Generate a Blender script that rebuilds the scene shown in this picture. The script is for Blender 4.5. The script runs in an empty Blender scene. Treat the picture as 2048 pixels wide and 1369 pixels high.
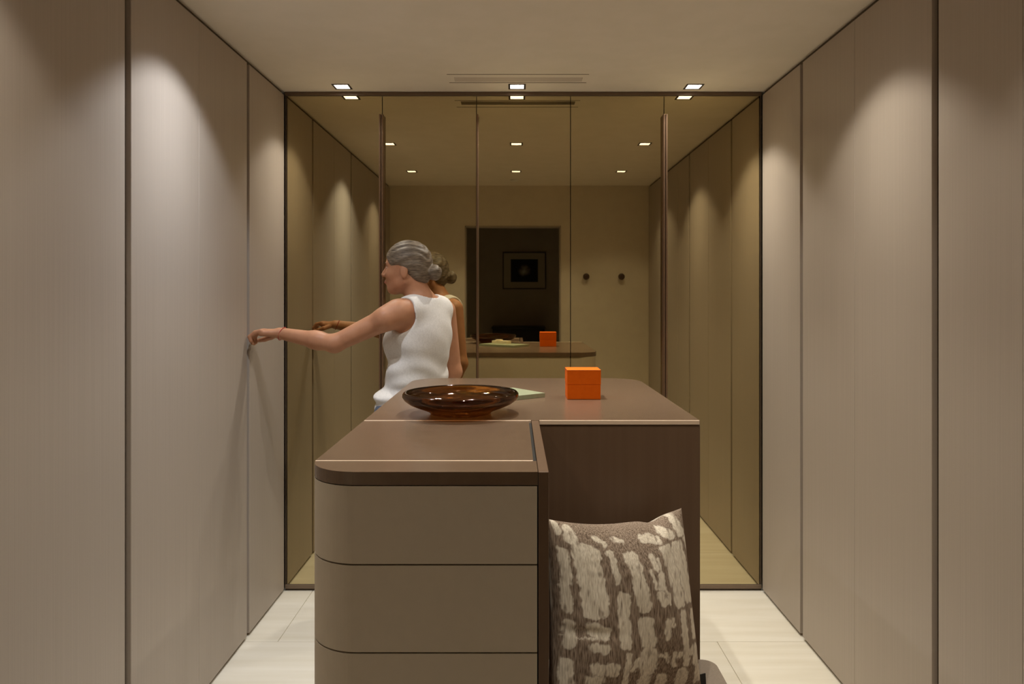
import bpy, bmesh, math, random
import numpy as np
from mathutils import Vector, Matrix

# ------------------------------------------------------------------ camera, world, exposure
sc = bpy.context.scene
C = sc.collection
W_PX, F_PX = 2048.0, 1430.0
VPX, VPY = 1029.0, 594.0
CAM_Z = 1.414
cam_d = bpy.data.cameras.new('camera')
cam_d.sensor_fit = 'HORIZONTAL'
cam_d.sensor_width = 36.0
cam_d.lens = 36.0 * F_PX / W_PX
cam_d.shift_x = -(VPX - 1024.0) / W_PX
cam_d.shift_y = -(684.5 - VPY) / W_PX
cam_d.clip_start = 0.02
cam = bpy.data.objects.new('camera', cam_d)
C.objects.link(cam)
cam.location = (0, 0, CAM_Z)
cam.rotation_euler = (math.pi / 2, 0, 0)
sc.camera = cam

w = bpy.data.worlds.new('world')
sc.world = w
w.use_nodes = True
w.node_tree.nodes['Background'].inputs[0].default_value = (0.02, 0.018, 0.015, 1)
w.node_tree.nodes['Background'].inputs[1].default_value = 0.2

sc.view_settings.view_transform = 'Standard'
sc.view_settings.look = 'None'
sc.view_settings.gamma = 1
sc.view_settings.use_curve_mapping = False
sc.view_settings.exposure = 0.12
sc.cycles.max_bounces = 10
sc.cycles.diffuse_bounces = 6
sc.cycles.glossy_bounces = 6
sc.cycles.transmission_bounces = 10
sc.cycles.transparent_max_bounces = 12
sc.cycles.sample_clamp_indirect = 4
sc.cycles.blur_glossy = 0.5
sc.cycles.use_denoising = True

# lamp power (W) and colour per downlight: (column, row); row 0 nearest the mirror
WARM = (1.0, 0.93, 0.80)
COOL = (0.90, 0.94, 1.0)
POWER = [[38, 54, 70], [78, 68, 58], [38, 46, 31]]
TINT = [[WARM, WARM, WARM], [COOL, WARM, WARM], [WARM, WARM, WARM]]
SPOT_ANGLE, SPOT_BLEND = 106, 0.35

# ------------------------------------------------------------------ dimensions
Y_M = 3.439                     # mirror face
X_L, X_R = -1.104, 1.188        # wardrobe door faces
Z_C = 2.40                      # ceiling
Y_F = 0.54                      # inner face of the wall with the doorway
LX = [-0.808, 0.012, 0.839]
LY = [3.35, 2.27, 1.26]
LS = 0.0375                     # half opening of a downlight

# ------------------------------------------------------------------ materials
def mat(name, color=(0.5, 0.5, 0.5), rough=0.5, metal=0.0, spec=0.5, build=None, coat=0.0):
    m = bpy.data.materials.new(name)
    m.use_nodes = True
    nt = m.node_tree
    b = nt.nodes['Principled BSDF']
    b.inputs['Base Color'].default_value = (*color, 1)
    b.inputs['Roughness'].default_value = rough
    b.inputs['Metallic'].default_value = metal
    b.inputs['Specular IOR Level'].default_value = spec
    if coat:
        b.inputs['Coat Weight'].default_value = coat
        b.inputs['Coat Roughness'].default_value = 0.15
    if build:
        build(nt, b)
    return m

def grain(col_a, col_b, scale, detail=4, bump=0.0, vec='Object', lo=0.35, hi=0.65):
    def f(nt, b):
        tc = nt.nodes.new('ShaderNodeTexCoord')
        mp = nt.nodes.new('ShaderNodeMapping')
        mp.inputs['Scale'].default_value = scale
        no = nt.nodes.new('ShaderNodeTexNoise')
        no.inputs['Scale'].default_value = 1.0
        no.inputs['Detail'].default_value = detail
        cr = nt.nodes.new('ShaderNodeValToRGB')
        cr.color_ramp.elements[0].position = lo
        cr.color_ramp.elements[1].position = hi
        cr.color_ramp.elements[0].color = (*col_a, 1)
        cr.color_ramp.elements[1].color = (*col_b, 1)
        nt.links.new(tc.outputs[vec], mp.inputs['Vector'])
        nt.links.new(mp.outputs[0], no.inputs['Vector'])
        nt.links.new(no.outputs['Fac'], cr.inputs[0])
        nt.links.new(cr.outputs[0], b.inputs['Base Color'])
        if bump:
            bp = nt.nodes.new('ShaderNodeBump')
            bp.inputs['Strength'].default_value = bump
            bp.inputs['Distance'].default_value = 0.002
            nt.links.new(no.outputs['Fac'], bp.inputs['Height'])
            nt.links.new(bp.outputs[0], b.inputs['Normal'])
    return f

def glass_build(nt, b):
    b.inputs['Transmission Weight'].default_value = 1.0
    b.inputs['IOR'].default_value = 1.45

M = {}
M['lacquer'] = mat('taupe_lacquer', rough=0.5, spec=0.3,
                   build=grain((0.43, 0.37, 0.315), (0.455, 0.393, 0.337), (260, 260, 1.2)))
M['groove'] = mat('dark_groove', (0.075, 0.05, 0.03), 0.6)
M['profile'] = mat('bronze_profile', (0.20, 0.145, 0.10), 0.45, 0.3)
M['carcass'] = mat('carcass_brown', (0.16, 0.12, 0.085), 0.6)
M['ceiling'] = mat('ceiling_paint', rough=0.9, spec=0.1, build=grain((0.82, 0.765, 0.67), (0.85, 0.79, 0.70), (9, 9, 9)))
M['wall'] = mat('wall_paint', rough=0.85, spec=0.1, build=grain((0.66, 0.59, 0.49), (0.69, 0.62, 0.51), (14, 14, 14)))
M['corridor'] = mat('corridor_paint', rough=0.9, spec=0.1, build=grain((0.52, 0.46, 0.40), (0.56, 0.50, 0.44), (8, 8, 8)))
M['tile'] = mat('cream_stone', rough=0.38, spec=0.4,
                build=grain((0.69, 0.65, 0.555), (0.79, 0.76, 0.685), (1.3, 16, 5), 6, 0.03, lo=0.3, hi=0.72))
M['joint'] = mat('tile_joint', (0.62, 0.56, 0.46), 0.9)
M['mirror'] = mat('bronze_mirror', rough=0.015, metal=1.0, build=grain((0.525, 0.45, 0.275), (0.54, 0.46, 0.28), (2, 2, 2)))
M['frame'] = mat('bronze_frame', (0.17, 0.115, 0.075), 0.4, 0.35)
M['handle'] = mat('handle_bronze', (0.27, 0.175, 0.115), 0.3, 0.8)
M['top'] = mat('island_brown', rough=0.27, spec=0.6, build=grain((0.135, 0.086, 0.054), (0.148, 0.096, 0.061), (30, 30, 30)))
M['panel'] = mat('panel_brown', rough=0.42, spec=0.4, build=grain((0.125, 0.073, 0.042), (0.137, 0.082, 0.048), (60, 60, 2)))
M['drawer'] = mat('drawer_beige', rough=0.55, spec=0.3, build=grain((0.50, 0.43, 0.34), (0.515, 0.443, 0.35), (40, 40, 40)))
M['highlight_strip'] = mat('highlight_beige', (0.72, 0.56, 0.42), 0.5, 0.1)  # pale beige carries the bright highlight along the worktop seams
M['black'] = mat('black_void', (0.012, 0.01, 0.008), 0.7)
M['leather'] = mat('taupe_leather', rough=0.45, spec=0.4, build=grain((0.26, 0.21, 0.165), (0.29, 0.235, 0.185), (220, 220, 220), 2, 0.15))
M['orange'] = mat('orange_card', rough=0.6, spec=0.12, build=grain((0.80, 0.135, 0.004), (0.83, 0.145, 0.005), (90, 90, 90)))
M['orange_edge'] = mat('orange_edge', (0.34, 0.06, 0.008), 0.6)
M['green'] = mat('sage_lacquer', rough=0.4, build=grain((0.27, 0.30, 0.19), (0.29, 0.32, 0.205), (60, 60, 60)))
M['cream'] = mat('cream_block', rough=0.5, build=grain((0.72, 0.62, 0.40), (0.80, 0.70, 0.48), (50, 50, 50)))
M['vent'] = mat('vent_metal', (0.62, 0.55, 0.47), 0.7)
M['vent_line'] = mat('vent_dark', (0.16, 0.11, 0.07), 0.8)
M['white'] = mat('lamp_white', (0.85, 0.83, 0.80), 0.35)
M['trim_dark'] = mat('lamp_trim', (0.045, 0.036, 0.028), 0.5, 0.3)
M['knob'] = mat('walnut_knob', rough=0.4, build=grain((0.055, 0.028, 0.015), (0.09, 0.045, 0.024), (60, 60, 200)))
M['picframe'] = mat('picture_wood', (0.10, 0.075, 0.055), 0.5)
M['matboard'] = mat('mat_board', (0.55, 0.50, 0.42), 0.85)
M['console'] = mat('console_black', rough=0.5, build=grain((0.012, 0.010, 0.009), (0.02, 0.016, 0.013), (8, 60, 60)))
M['skin'] = mat('skin', rough=0.5, spec=0.35, build=grain((0.43, 0.205, 0.115), (0.47, 0.235, 0.135), (25, 25, 25)))
M['skin'].node_tree.nodes['Principled BSDF'].inputs['Subsurface Weight'].default_value = 0.08
M['skin'].node_tree.nodes['Principled BSDF'].inputs['Subsurface Radius'].default_value = (0.012, 0.005, 0.003)
M['lips'] = mat('lips', (0.42, 0.14, 0.10), 0.45)
M['hair'] = mat('grey_blond_hair', rough=0.5, spec=0.4, build=grain((0.075, 0.055, 0.038), (0.24, 0.19, 0.14), (40, 40, 420), 4, 0.5))
M['brow'] = mat('brow_hair', (0.13, 0.085, 0.055), 0.7)
M['eye'] = mat('eye_white', (0.80, 0.77, 0.72), 0.2)
M['iris'] = mat('iris', (0.06, 0.04, 0.025), 0.2)
M['cotton'] = mat('white_cotton', rough=0.85, spec=0.15, build=grain((0.68, 0.67, 0.67), (0.75, 0.74, 0.74), (150, 150, 150), 3, 0.15))
M['denim'] = mat('blue_denim', rough=0.85, build=grain((0.09, 0.12, 0.18), (0.16, 0.20, 0.28), (220, 220, 220), 3, 0.2))
M['shoe'] = mat('white_shoe', rough=0.6, build=grain((0.62, 0.59, 0.55), (0.70, 0.67, 0.62), (60, 60, 60)))
M['sole'] = mat('shoe_sole', (0.5, 0.47, 0.43), 0.7)
M['red'] = mat('red_cord', (0.45, 0.06, 0.04), 0.6)
M['label'] = mat('black_label', (0.012, 0.011, 0.010), 0.7)

def amber():
    m = bpy.data.materials.new('amber_glass')
    m.use_nodes = True
    nt = m.node_tree
    b = nt.nodes['Principled BSDF']
    nt.nodes.remove(b)
    out = nt.nodes['Material Output']
    tr = nt.nodes.new('ShaderNodeBsdfTransparent')
    re = nt.nodes.new('ShaderNodeBsdfRefraction')
    gl = nt.nodes.new('ShaderNodeBsdfGlossy')
    fr = nt.nodes.new('ShaderNodeFresnel')
    no = nt.nodes.new('ShaderNodeTexNoise')
    tc = nt.nodes.new('ShaderNodeTexCoord')
    cr = nt.nodes.new('ShaderNodeValToRGB')
    no.inputs['Scale'].default_value = 9
    cr.color_ramp.elements[0].color = (0.43, 0.262, 0.118, 1)
    cr.color_ramp.elements[1].color = (0.55, 0.355, 0.172, 1)
    m1 = nt.nodes.new('ShaderNodeMixShader')
    m2 = nt.nodes.new('ShaderNodeMixShader')
    re.inputs['IOR'].default_value = 1.45
    re.inputs['Roughness'].default_value = 0.0
    gl.inputs['Roughness'].default_value = 0.045
    gl.inputs['Color'].default_value = (0.95, 0.85, 0.75, 1)
    fr.inputs['IOR'].default_value = 1.5
    m1.inputs[0].default_value = 0.30
    L = nt.links.new
    L(tc.outputs['Object'], no.inputs['Vector'])
    L(no.outputs['Fac'], cr.inputs[0])
    L(cr.outputs[0], tr.inputs['Color'])
    L(cr.outputs[0], re.inputs['Color'])
    L(tr.outputs[0], m1.inputs[1])
    L(re.outputs[0], m1.inputs[2])
    L(fr.outputs[0], m2.inputs[0])
    n2 = nt.nodes.new('ShaderNodeTexNoise')
    n2.inputs['Scale'].default_value = 38
    n2.inputs['Detail'].default_value = 1
    bp = nt.nodes.new('ShaderNodeBump')
    bp.inputs['Strength'].default_value = 0.22
    bp.inputs['Distance'].default_value = 0.004
    L(tc.outputs['Object'], n2.inputs['Vector'])
    L(n2.outputs['Fac'], bp.inputs['Height'])
    L(bp.outputs[0], gl.inputs['Normal'])
    L(bp.outputs[0], re.inputs['Normal'])
    L(m1.outputs[0], m2.inputs[1])
    L(gl.outputs[0], m2.inputs[2])
    L(m2.outputs[0], out.inputs['Surface'])
    return m
M['amber'] = amber()

def emit(name, col, s):
    m = bpy.data.materials.new(name)
    m.use_nodes = True
    b = m.node_tree.nodes['Principled BSDF']
    b.inputs['Base Color'].default_value = (0.8, 0.8, 0.8, 1)
    b.inputs['Emission Color'].default_value = (*col, 1)
    b.inputs['Emission Strength'].default_value = s
    return m
M['lens'] = emit('lamp_lens', (1.0, 0.93, 0.85), 60)

def print_build(nt, b):
    # flat print: a pale loose blossom shape on black paper
    tc = nt.nodes.new('ShaderNodeTexCoord')
    mp = nt.nodes.new('ShaderNodeMapping')
    mp.inputs['Location'].default_value = (0.01, 0, -0.02)
    mp.inputs['Scale'].default_value = (9, 1, 10)
    no = nt.nodes.new('ShaderNodeTexNoise')
    no.inputs['Scale'].default_value = 14
    no.inputs['Detail'].default_value = 3
    gr = nt.nodes.new('ShaderNodeTexGradient')
    gr.gradient_type = 'SPHERICAL'
    mu = nt.nodes.new('ShaderNodeMath')
    mu.operation = 'MULTIPLY'
    cr = nt.nodes.new('ShaderNodeValToRGB')
    cr.color_ramp.elements[0].position = 0.16
    cr.color_ramp.elements[1].position = 0.5
    cr.color_ramp.elements[0].color = (0.008, 0.007, 0.006, 1)
    cr.color_ramp.elements[1].color = (0.45, 0.42, 0.37, 1)
    L = nt.links.new
    L(tc.outputs['Object'], mp.inputs['Vector'])
    L(mp.outputs[0], gr.inputs['Vector'])
    L(tc.outputs['Object'], no.inputs['Vector'])
    L(gr.outputs['Fac'], mu.inputs[0])
    L(no.outputs['Fac'], mu.inputs[1])
    L(mu.outputs[0], cr.inputs[0])
    L(cr.outputs[0], b.inputs['Base Color'])
M['print'] = mat('art_print', rough=0.6, build=print_build)

def cushion_build(nt, b):
    at = nt.nodes.new('ShaderNodeAttribute')
    at.attribute_name = 'pattern'
    tc = nt.nodes.new('ShaderNodeTexCoord')
    mp = nt.nodes.new('ShaderNodeMapping')
    mp.inputs['Scale'].default_value = (420, 420, 45)
    no = nt.nodes.new('ShaderNodeTexNoise')
    no.inputs['Scale'].default_value = 1
    no.inputs['Detail'].default_value = 3
    c1 = nt.nodes.new('ShaderNodeValToRGB')
    c1.color_ramp.elements[0].position = 0.36
    c1.color_ramp.elements[1].position = 0.66
    c1.color_ramp.elements[0].color = (0.125, 0.086, 0.060, 1)
    c1.color_ramp.elements[1].color = (0.38, 0.295, 0.225, 1)
    c2 = nt.nodes.new('ShaderNodeValToRGB')
    c2.color_ramp.elements[0].position = 0.34
    c2.color_ramp.elements[1].position = 0.66
    c2.color_ramp.elements[0].color = (0.53, 0.46, 0.365, 1)
    c2.color_ramp.elements[1].color = (0.80, 0.73, 0.61, 1)
    mx = nt.nodes.new('ShaderNodeMix')
    mx.data_type = 'RGBA'
    bp = nt.nodes.new('ShaderNodeBump')
    bp.inputs['Strength'].default_value = 0.35
    bp.inputs['Distance'].default_value = 0.001
    L = nt.links.new
    L(tc.outputs['Object'], mp.inputs['Vector'])
    L(mp.outputs[0], no.inputs['Vector'])
    L(no.outputs['Fac'], c1.inputs[0])
    L(no.outputs['Fac'], c2.inputs[0])
    L(at.outputs['Fac'], mx.inputs['Factor'])
    L(c1.outputs[0], mx.inputs['A'])
    L(c2.outputs[0], mx.inputs['B'])
    L(mx.outputs['Result'], b.inputs['Base Color'])
    L(no.outputs['Fac'], bp.inputs['Height'])
    L(bp.outputs[0], b.inputs['Normal'])
M['cushion'] = mat('woven_cushion', rough=0.8, spec=0.2, build=cushion_build)

# ------------------------------------------------------------------ helpers
def tag(o, label=None, cat=None, group=None, kind=None):
    if label: o['label'] = label
    if cat: o['category'] = cat
    if group: o['group'] = group
    if kind: o['kind'] = kind
    return o

def empty(name, loc, label, cat, group=None):
    o = bpy.data.objects.new(name, None)
    o.empty_display_size = 0.05
    C.objects.link(o)
    o.location = loc
    return tag(o, label, cat, group)

def link(name, me, m, parent=None, smooth=False):
    me.materials.append(m)
    o = bpy.data.objects.new(name, me)
    C.objects.link(o)
    if parent is not None:
        o.parent = parent
        # geometry is authored in world space: cancel the chain of parents
        off = Vector((0, 0, 0))
        p = parent
        while p is not None:
            off += p.location
            p = p.parent
        o.location = -off
    if smooth:
        for p in me.polygons: p.use_smooth = True
    return o

def add_box(bm, x0, x1, y0, y1, z0, z1):
    r = bmesh.ops.create_cube(bm, size=1.0)
    for v in r['verts']:
        v.co = Vector((x0 + (v.co.x + .5) * (x1 - x0), y0 + (v.co.y + .5) * (y1 - y0), z0 + (v.co.z + .5) * (z1 - z0)))
    return r['verts']

def finish(bm, name, m, parent=None, bevel=0.0, seg=2, smooth=False, angle=None):
    if bevel:
        ed = [e for e in bm.edges if len(e.link_faces) == 2 and e.calc_face_angle(0) > (angle or 0.6)]
        bmesh.ops.bevel(bm, geom=ed, offset=bevel, segments=seg, profile=0.5, affect='EDGES', clamp_overlap=True)
    bmesh.ops.recalc_face_normals(bm, faces=bm.faces)
    me = bpy.data.meshes.new(name)
    bm.to_mesh(me)
    bm.free()
    o = link(name, me, m, parent)
    if smooth:
        for p in me.polygons: p.use_smooth = True
    return o

def box(name, m, x0, x1, y0, y1, z0, z1, parent=None, bevel=0.0, seg=2):
    bm = bmesh.new()
    add_box(bm, x0, x1, y0, y1, z0, z1)
    return finish(bm, name, m, parent, bevel, seg)

def prism(name, m, pts, z0, z1, parent=None, bevel=0.0, seg=2, smooth=False):
    bm = bmesh.new()
    lo = [bm.verts.new((x, y, z0)) for x, y in pts]
    hi = [bm.verts.new((x, y, z1)) for x, y in pts]
    n = len(pts)
    bm.faces.new(lo[::-1]); bm.faces.new(hi)
    for i in range(n):
        bm.faces.new((lo[i], lo[(i + 1) % n], hi[(i + 1) % n], hi[i]))
    return finish(bm, name, m, parent, bevel, seg, smooth)

def arc(cx, cy, r, a0, a1, n=14):
    return [(cx + r * math.cos(math.radians(a0 + (a1 - a0) * i / n)), cy + r * math.sin(math.radians(a0 + (a1 - a0) * i / n))) for i in range(n + 1)]

def lathe(name, m, prof, cx, cy, z, n=96, parent=None, close=False):
    vs, fs = [], []
    k = len(prof)
    for r, h in prof:
        for j in range(n):
            a = 2 * math.pi * j / n
            vs.append((cx + r * math.cos(a), cy + r * math.sin(a), z + h))
    for i in range(k - 1 if not close else k):
        for j in range(n):
            a, b = i * n + j, i * n + (j + 1) % n
            c, d = ((i + 1) % k) * n + (j + 1) % n, ((i + 1) % k) * n + j
            fs.append((a, b, c, d))
    if not close:
        fs.append(tuple(range(n))[::-1])
        fs.append(tuple(range((k - 1) * n, k * n)))
    me = bpy.data.meshes.new(name)
    me.from_pydata(vs, [], fs)
    bm = bmesh.new(); bm.from_mesh(me)
    bmesh.ops.recalc_face_normals(bm, faces=bm.faces)
    bm.to_mesh(me); bm.free()
    return link(name, me, m, parent, True)

def struct(o):
    o['kind'] = 'structure'
    return o

# ------------------------------------------------------------------ room shell
# ceiling with real square holes for the downlights and a slot for the air vent
VX0, VX1, VY0, VY1 = -0.272, 0.307, 3.212, 3.272
def ceiling():
    holes = [(x - LS, x + LS, y - LS, y + LS) for x in LX for y in LY] + [(VX0, VX1, VY0, VY1)]
    xs = sorted({-1.75, 1.84} | {h[0] for h in holes} | {h[1] for h in holes})
    ys = sorted({0.50, 4.10} | {h[2] for h in holes} | {h[3] for h in holes})
    bm = bmesh.new()
    V = {}
    def v(x, y):
        if (x, y) not in V: V[(x, y)] = bm.verts.new((x, y, Z_C))
        return V[(x, y)]
    for i in range(len(xs) - 1):
        for j in range(len(ys) - 1):
            mx, my = (xs[i] + xs[i + 1]) / 2, (ys[j] + ys[j + 1]) / 2
            if any(h[0] < mx < h[1] and h[2] < my < h[3] for h in holes): continue
            bm.faces.new((v(xs[i], ys[j]), v(xs[i], ys[j + 1]), v(xs[i + 1], ys[j + 1]), v(xs[i + 1], ys[j])))
    r = bmesh.ops.extrude_face_region(bm, geom=bm.faces[:])
    for e in r['geom']:
        if isinstance(e, bmesh.types.BMVert): e.co.z += 0.012
    return finish(bm, 'ceiling', M['ceiling'])
struct(ceiling())
struct(box('ceiling_slab', M['ceiling'], -1.80, 1.90, -1.4, 4.15, Z_C + 0.15, Z_C + 0.25))

fl = struct(box('floor', M['joint'], -1.80, 1.90, -1.40, 4.15, -0.06, -0.004))
tj = 0.0012
rows = [(-1.27 + 0.6 * k) for k in range(9)]
ti = 0
for k, y0 in enumerate(rows):
    off = -0.97 if k % 2 == 1 else -0.37
    x = off - 1.2
    while x < 1.85:
        x0, x1 = max(x, -1.14), min(x + 1.2, 1.22)
        if x1 - x0 > 0.05 and y0 < 3.5:
            ya, yb = y0, min(y0 + 0.6, 3.47)
            o = box('floor_tile', M['tile'], x0 + tj, x1 - tj, ya + tj, yb - tj, -0.02, 0.0, fl, 0.0008, 1)
            ti += 1
        x += 1.2

struct(box('wall_left', M['wall'], -1.80, -1.72, 0.42, 4.15, -0.004, Z_C + 0.15))
struct(box('wall_right', M['wall'], 1.81, 1.89, 0.42, 4.15, -0.004, Z_C + 0.15))
struct(box('wall_back', M['wall'], -1.72, 1.81, 4.07, 4.15, -0.004, Z_C + 0.15))
# wall with the doorway the camera looks through
D0, D1, DZ = -0.440, 0.412, 2.045
bm = bmesh.new()
add_box(bm, -1.72, D0, 0.42, Y_F, 0.0, Z_C)
add_box(bm, D1, 1.81, 0.42, Y_F, 0.0, Z_C)
add_box(bm, D0, D1, 0.42, Y_F, DZ, Z_C)
struct(finish(bm, 'wall_front', M['wall']))
bm = bmesh.new()
add_box(bm, D0, D0 + 0.012, 0.415, Y_F + 0.004, 0.0, DZ)
add_box(bm, D1 - 0.012, D1, 0.415, Y_F + 0.004, 0.0, DZ)
add_box(bm, D0, D1, 0.415, Y_F + 0.004, DZ - 0.012, DZ)
struct(finish(bm, 'trim_1', M['lacquer'], None, 0.001, 1))
# corridor behind the camera
struct(box('wall_corridor_end', M['corridor'], -1.80, 1.89, -1.40, -1.30, 0.0, Z_C))
struct(box('wall_corridor_left', M['corridor'], -1.62, -1.50, -1.30, 0.42, 0.0, Z_C))
struct(box('wall_corridor_right', M['corridor'], 1.50, 1.62, -1.30, 0.42, 0.0, Z_C))
struct(box('ceiling_corridor', M['corridor'], -1.62, 1.62, -1.30, 0.42, Z_C, Z_C + 0.05))

# ------------------------------------------------------------------ wardrobes on both walls
Z_B, Z_T = 0.012, 2.382          # bottom and top of the doors
def wardrobe(side, y0, y1, cuts, gap0, gap1, label):
    """doors between y0 and y1; cuts = hairline seams; gap0/gap1 = half groove widths at the two ends."""
    s = -1 if side == 'L' else 1
    xf = X_L if side == 'L' else X_R
    t = empty('wardrobe', (xf + s * 0.3, (y0 + y1) / 2, 0), label, 'wardrobe', 'taupe wardrobes along both side walls')
    def bx(name, m, a, b, ya, yb, za, zb, parent=t, bev=0.0):
        xa, xb = sorted((xf + s * a, xf + s * b))
        return box(name, m, xa, xb, ya, yb, za, zb, parent, bev, 1)
    bx('body', M['carcass'], 0.030, 0.58, y0 + 0.001, y1 - 0.001, 0.0, Z_C - 0.002)
    bx('plinth', M['profile'], 0.012, 0.0295, y0 + 0.001, y1 - 0.001, 0.0, 0.010)
    bx('top_filler', M['groove'], 0.012, 0.0295, y0 + 0.001, y1 - 0.001, Z_T + 0.001, Z_C - 0.001)
    ys = [y0 + gap0] + cuts + [y1 - gap1]
    for i in range(len(ys) - 1):
        a = ys[i] + (0.0007 if i > 0 else 0)
        b = ys[i + 1] - (0.0007 if i < len(ys) - 2 else 0)
        bx('door', M['lacquer'], 0.0, 0.020, a, b, Z_B, Z_T, t, 0.0012)
    # grip profile recessed behind the groove at the far end
    if gap1 > 0.004:
        bx('grip_profile', M['profile'], 0.014, 0.026, y1 - gap1 + 0.001, y1 - 0.001, Z_B, Z_T)
    if gap0 > 0.004:
        bx('grip_profile', M['groove'], 0.016, 0.026, y0 + 0.001, y0 + gap0 - 0.001, Z_B, Z_T)
    return t

wardrobe('L', 2.965, 3.425, [], 0.014, 0.0, 'narrow taupe wardrobe in the corner between the mirror and the door edge the woman grips')
wardrobe('L', 2.047, 2.965, [2.502], 0.012, 0.015, 'taupe two-door wardrobe beyond which the woman grips, with the brightest white pool of light')
wardrobe('L', 0.545, 2.047, [1.00, 1.48], 0.0, 0.020, 'plain taupe wardrobe nearest the camera on the side the woman reaches to')
wardrobe('R', 2.962, 3.425, [], 0.014, 0.0, 'narrow taupe wardrobe in the mirror corner on the orange box side')
wardrobe('R', 2.024, 2.962, [2.498], 0.012, 0.015, 'taupe two-door wardrobe with a warm pool of light, on the orange box side')
wardrobe('R', 0.545, 2.024, [1.18, 1.672], 0.0, 0.020, 'plain taupe wardrobe nearest the camera on the cushion side')

# ------------------------------------------------------------------ mirrored wardrobe
mw = empty('mirrored_wardrobe', (0.042, Y_M + 0.3, 0), 'wall-wide wardrobe with five bronze mirror doors behind the island and long bar handles', 'wardrobe')
box('body', M['carcass'], X_L + 0.002, X_R - 0.002, Y_M + 0.028, 4.06, 0.0, Z_C - 0.002, mw)
bm = bmesh.new()
add_box(bm, X_L + 0.0005, X_R - 0.0005, Y_M - 0.006, Y_M + 0.027, Z_C - 0.019, Z_C - 0.001)
finish(bm, 'top_rail', M['frame'], mw, 0.001, 1)
bm = bmesh.new()
add_box(bm, X_L + 0.0005, X_R - 0.0005, Y_M - 0.004, Y_M + 0.027, 0.010, 0.030)
finish(bm, 'bottom_rail', M['profile'], mw, 0.001, 1)
box('plinth', M['groove'], X_L + 0.001, X_R - 0.001, Y_M + 0.006, Y_M + 0.027, 0.0, 0.0095, mw)
for xa, xb in ((X_L + 0.0005, X_L + 0.008), (X_R - 0.008, X_R - 0.0005)):
    box('side_rail', M['groove'], xa, xb, Y_M - 0.002, Y_M + 0.027, 0.0305, Z_C - 0.0195, mw)
seam = [X_L + 0.0095, -0.6357, -0.1828, 0.2693, 0.7190, X_R - 0.0095]
hspec = {0: 'R', 1: 'L', 2: 'L', 3: 'R', 4: 'L'}
for i in range(5):
    a, b = seam[i] + 0.0018, seam[i + 1] - 0.0018
    d = box('door', M['mirror'], a, b, Y_M, Y_M + 0.006, 0.0315, Z_C - 0.0205, mw)
    box('door_backing', M['groove'], a + 0.0005, b - 0.0005, Y_M + 0.0065, Y_M + 0.026, 0.0315, Z_C - 0.0205, d)
    hx = b - 0.0085 if hspec[i] == 'R' else a - 0.0005
    bm = bmesh.new()
    add_box(bm, hx, hx + 0.009, Y_M - 0.034, Y_M - 0.0005, 0.115, 2.285)
    finish(bm, 'handle', M['handle'], d, 0.0015, 2)

# ------------------------------------------------------------------ downlights
def beam(ld):
    # reflector lamp: bright core straight down, weak spill out to the cut-off angle
    ld.use_nodes = True
    nt = ld.node_tree
    em = nt.nodes['Emission']
    tc = nt.nodes.new('ShaderNodeTexCoord')
    sp = nt.nodes.new('ShaderNodeSeparateXYZ')
    ab = nt.nodes.new('ShaderNodeMath'); ab.operation = 'ABSOLUTE'
    pw = nt.nodes.new('ShaderNodeMath'); pw.operation = 'POWER'
    pw.inputs[1].default_value = 8.0
    ma = nt.nodes.new('ShaderNodeMath'); ma.operation = 'MULTIPLY_ADD'
    ma.inputs[1].default_value = 0.90
    ma.inputs[2].default_value = 0.125
    L = nt.links.new
    L(tc.outputs['Normal'], sp.inputs[0])
    L(sp.outputs['Z'], ab.inputs[0])
    L(ab.outputs[0], pw.inputs[0])
    L(pw.outputs[0], ma.inputs[0])
    L(ma.outputs[0], em.inputs['Strength'])
names = ['on the side the woman reaches to', 'in the middle', 'on the orange box side']
rown = ['square downlight next to the mirror top rail, %s', 'square downlight seen only in the mirror, second row, %s',
        'square downlight seen only in the mirror, farthest row, %s']
for j, y in enumerate(LY):
    for i, x in enumerate(LX):
        t = empty('downlight', (x, y, Z_C), rown[j] % names[i], 'downlight', 'square recessed downlights')
        bm = bmesh.new()
        o_, i_ = LS + 0.003, LS - 0.0055
        for (xa, xb, ya, yb) in ((-o_, o_, -o_, -i_), (-o_, o_, i_, o_), (-o_, -i_, -i_, i_), (i_, o_, -i_, i_)):
            add_box(bm, x + xa, x + xb, y + ya, y + yb, Z_C - 0.0025, Z_C - 0.0003)
        finish(bm, 'trim', M['trim_dark'], t)
        bm = bmesh.new()                                    # tapered white reflector
        a, b, h = LS - 0.0005, LS - 0.011, 0.042
        q = [(-1, -1), (1, -1), (1, 1), (-1, 1)]
        lo = [bm.verts.new((x + a * p, y + a * r, Z_C + 0.0005)) for p, r in q]
        hi = [bm.verts.new((x + b * p, y + b * r, Z_C + h)) for p, r in q]
        for k in range(4): bm.faces.new((lo[k], lo[(k + 1) % 4], hi[(k + 1) % 4], hi[k]))
        bm.faces.new(hi)
        finish(bm, 'reflector', M['white'], t)
        bm = bmesh.new()
        r = bmesh.ops.create_cone(bm, cap_ends=True, segments=32, radius1=0.024, radius2=0.024, depth=0.004)
        for v in r['verts']: v.co += Vector((x, y, Z_C + 0.036))
        finish(bm, 'lens', M['lens'], t)
        ld = bpy.data.lights.new('downlight_lamp', 'SPOT')
        ld.energy = POWER[j][i]
        ld.color = TINT[j][i]
        ld.spot_size = math.radians(SPOT_ANGLE)
        ld.spot_blend = SPOT_BLEND
        ld.shadow_soft_size = 0.013
        beam(ld)
        lo_ = bpy.data.objects.new('downlight_lamp', ld)
        C.objects.link(lo_)
        lo_.parent = t
        lo_.location = (0, 0, -0.004)

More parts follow.
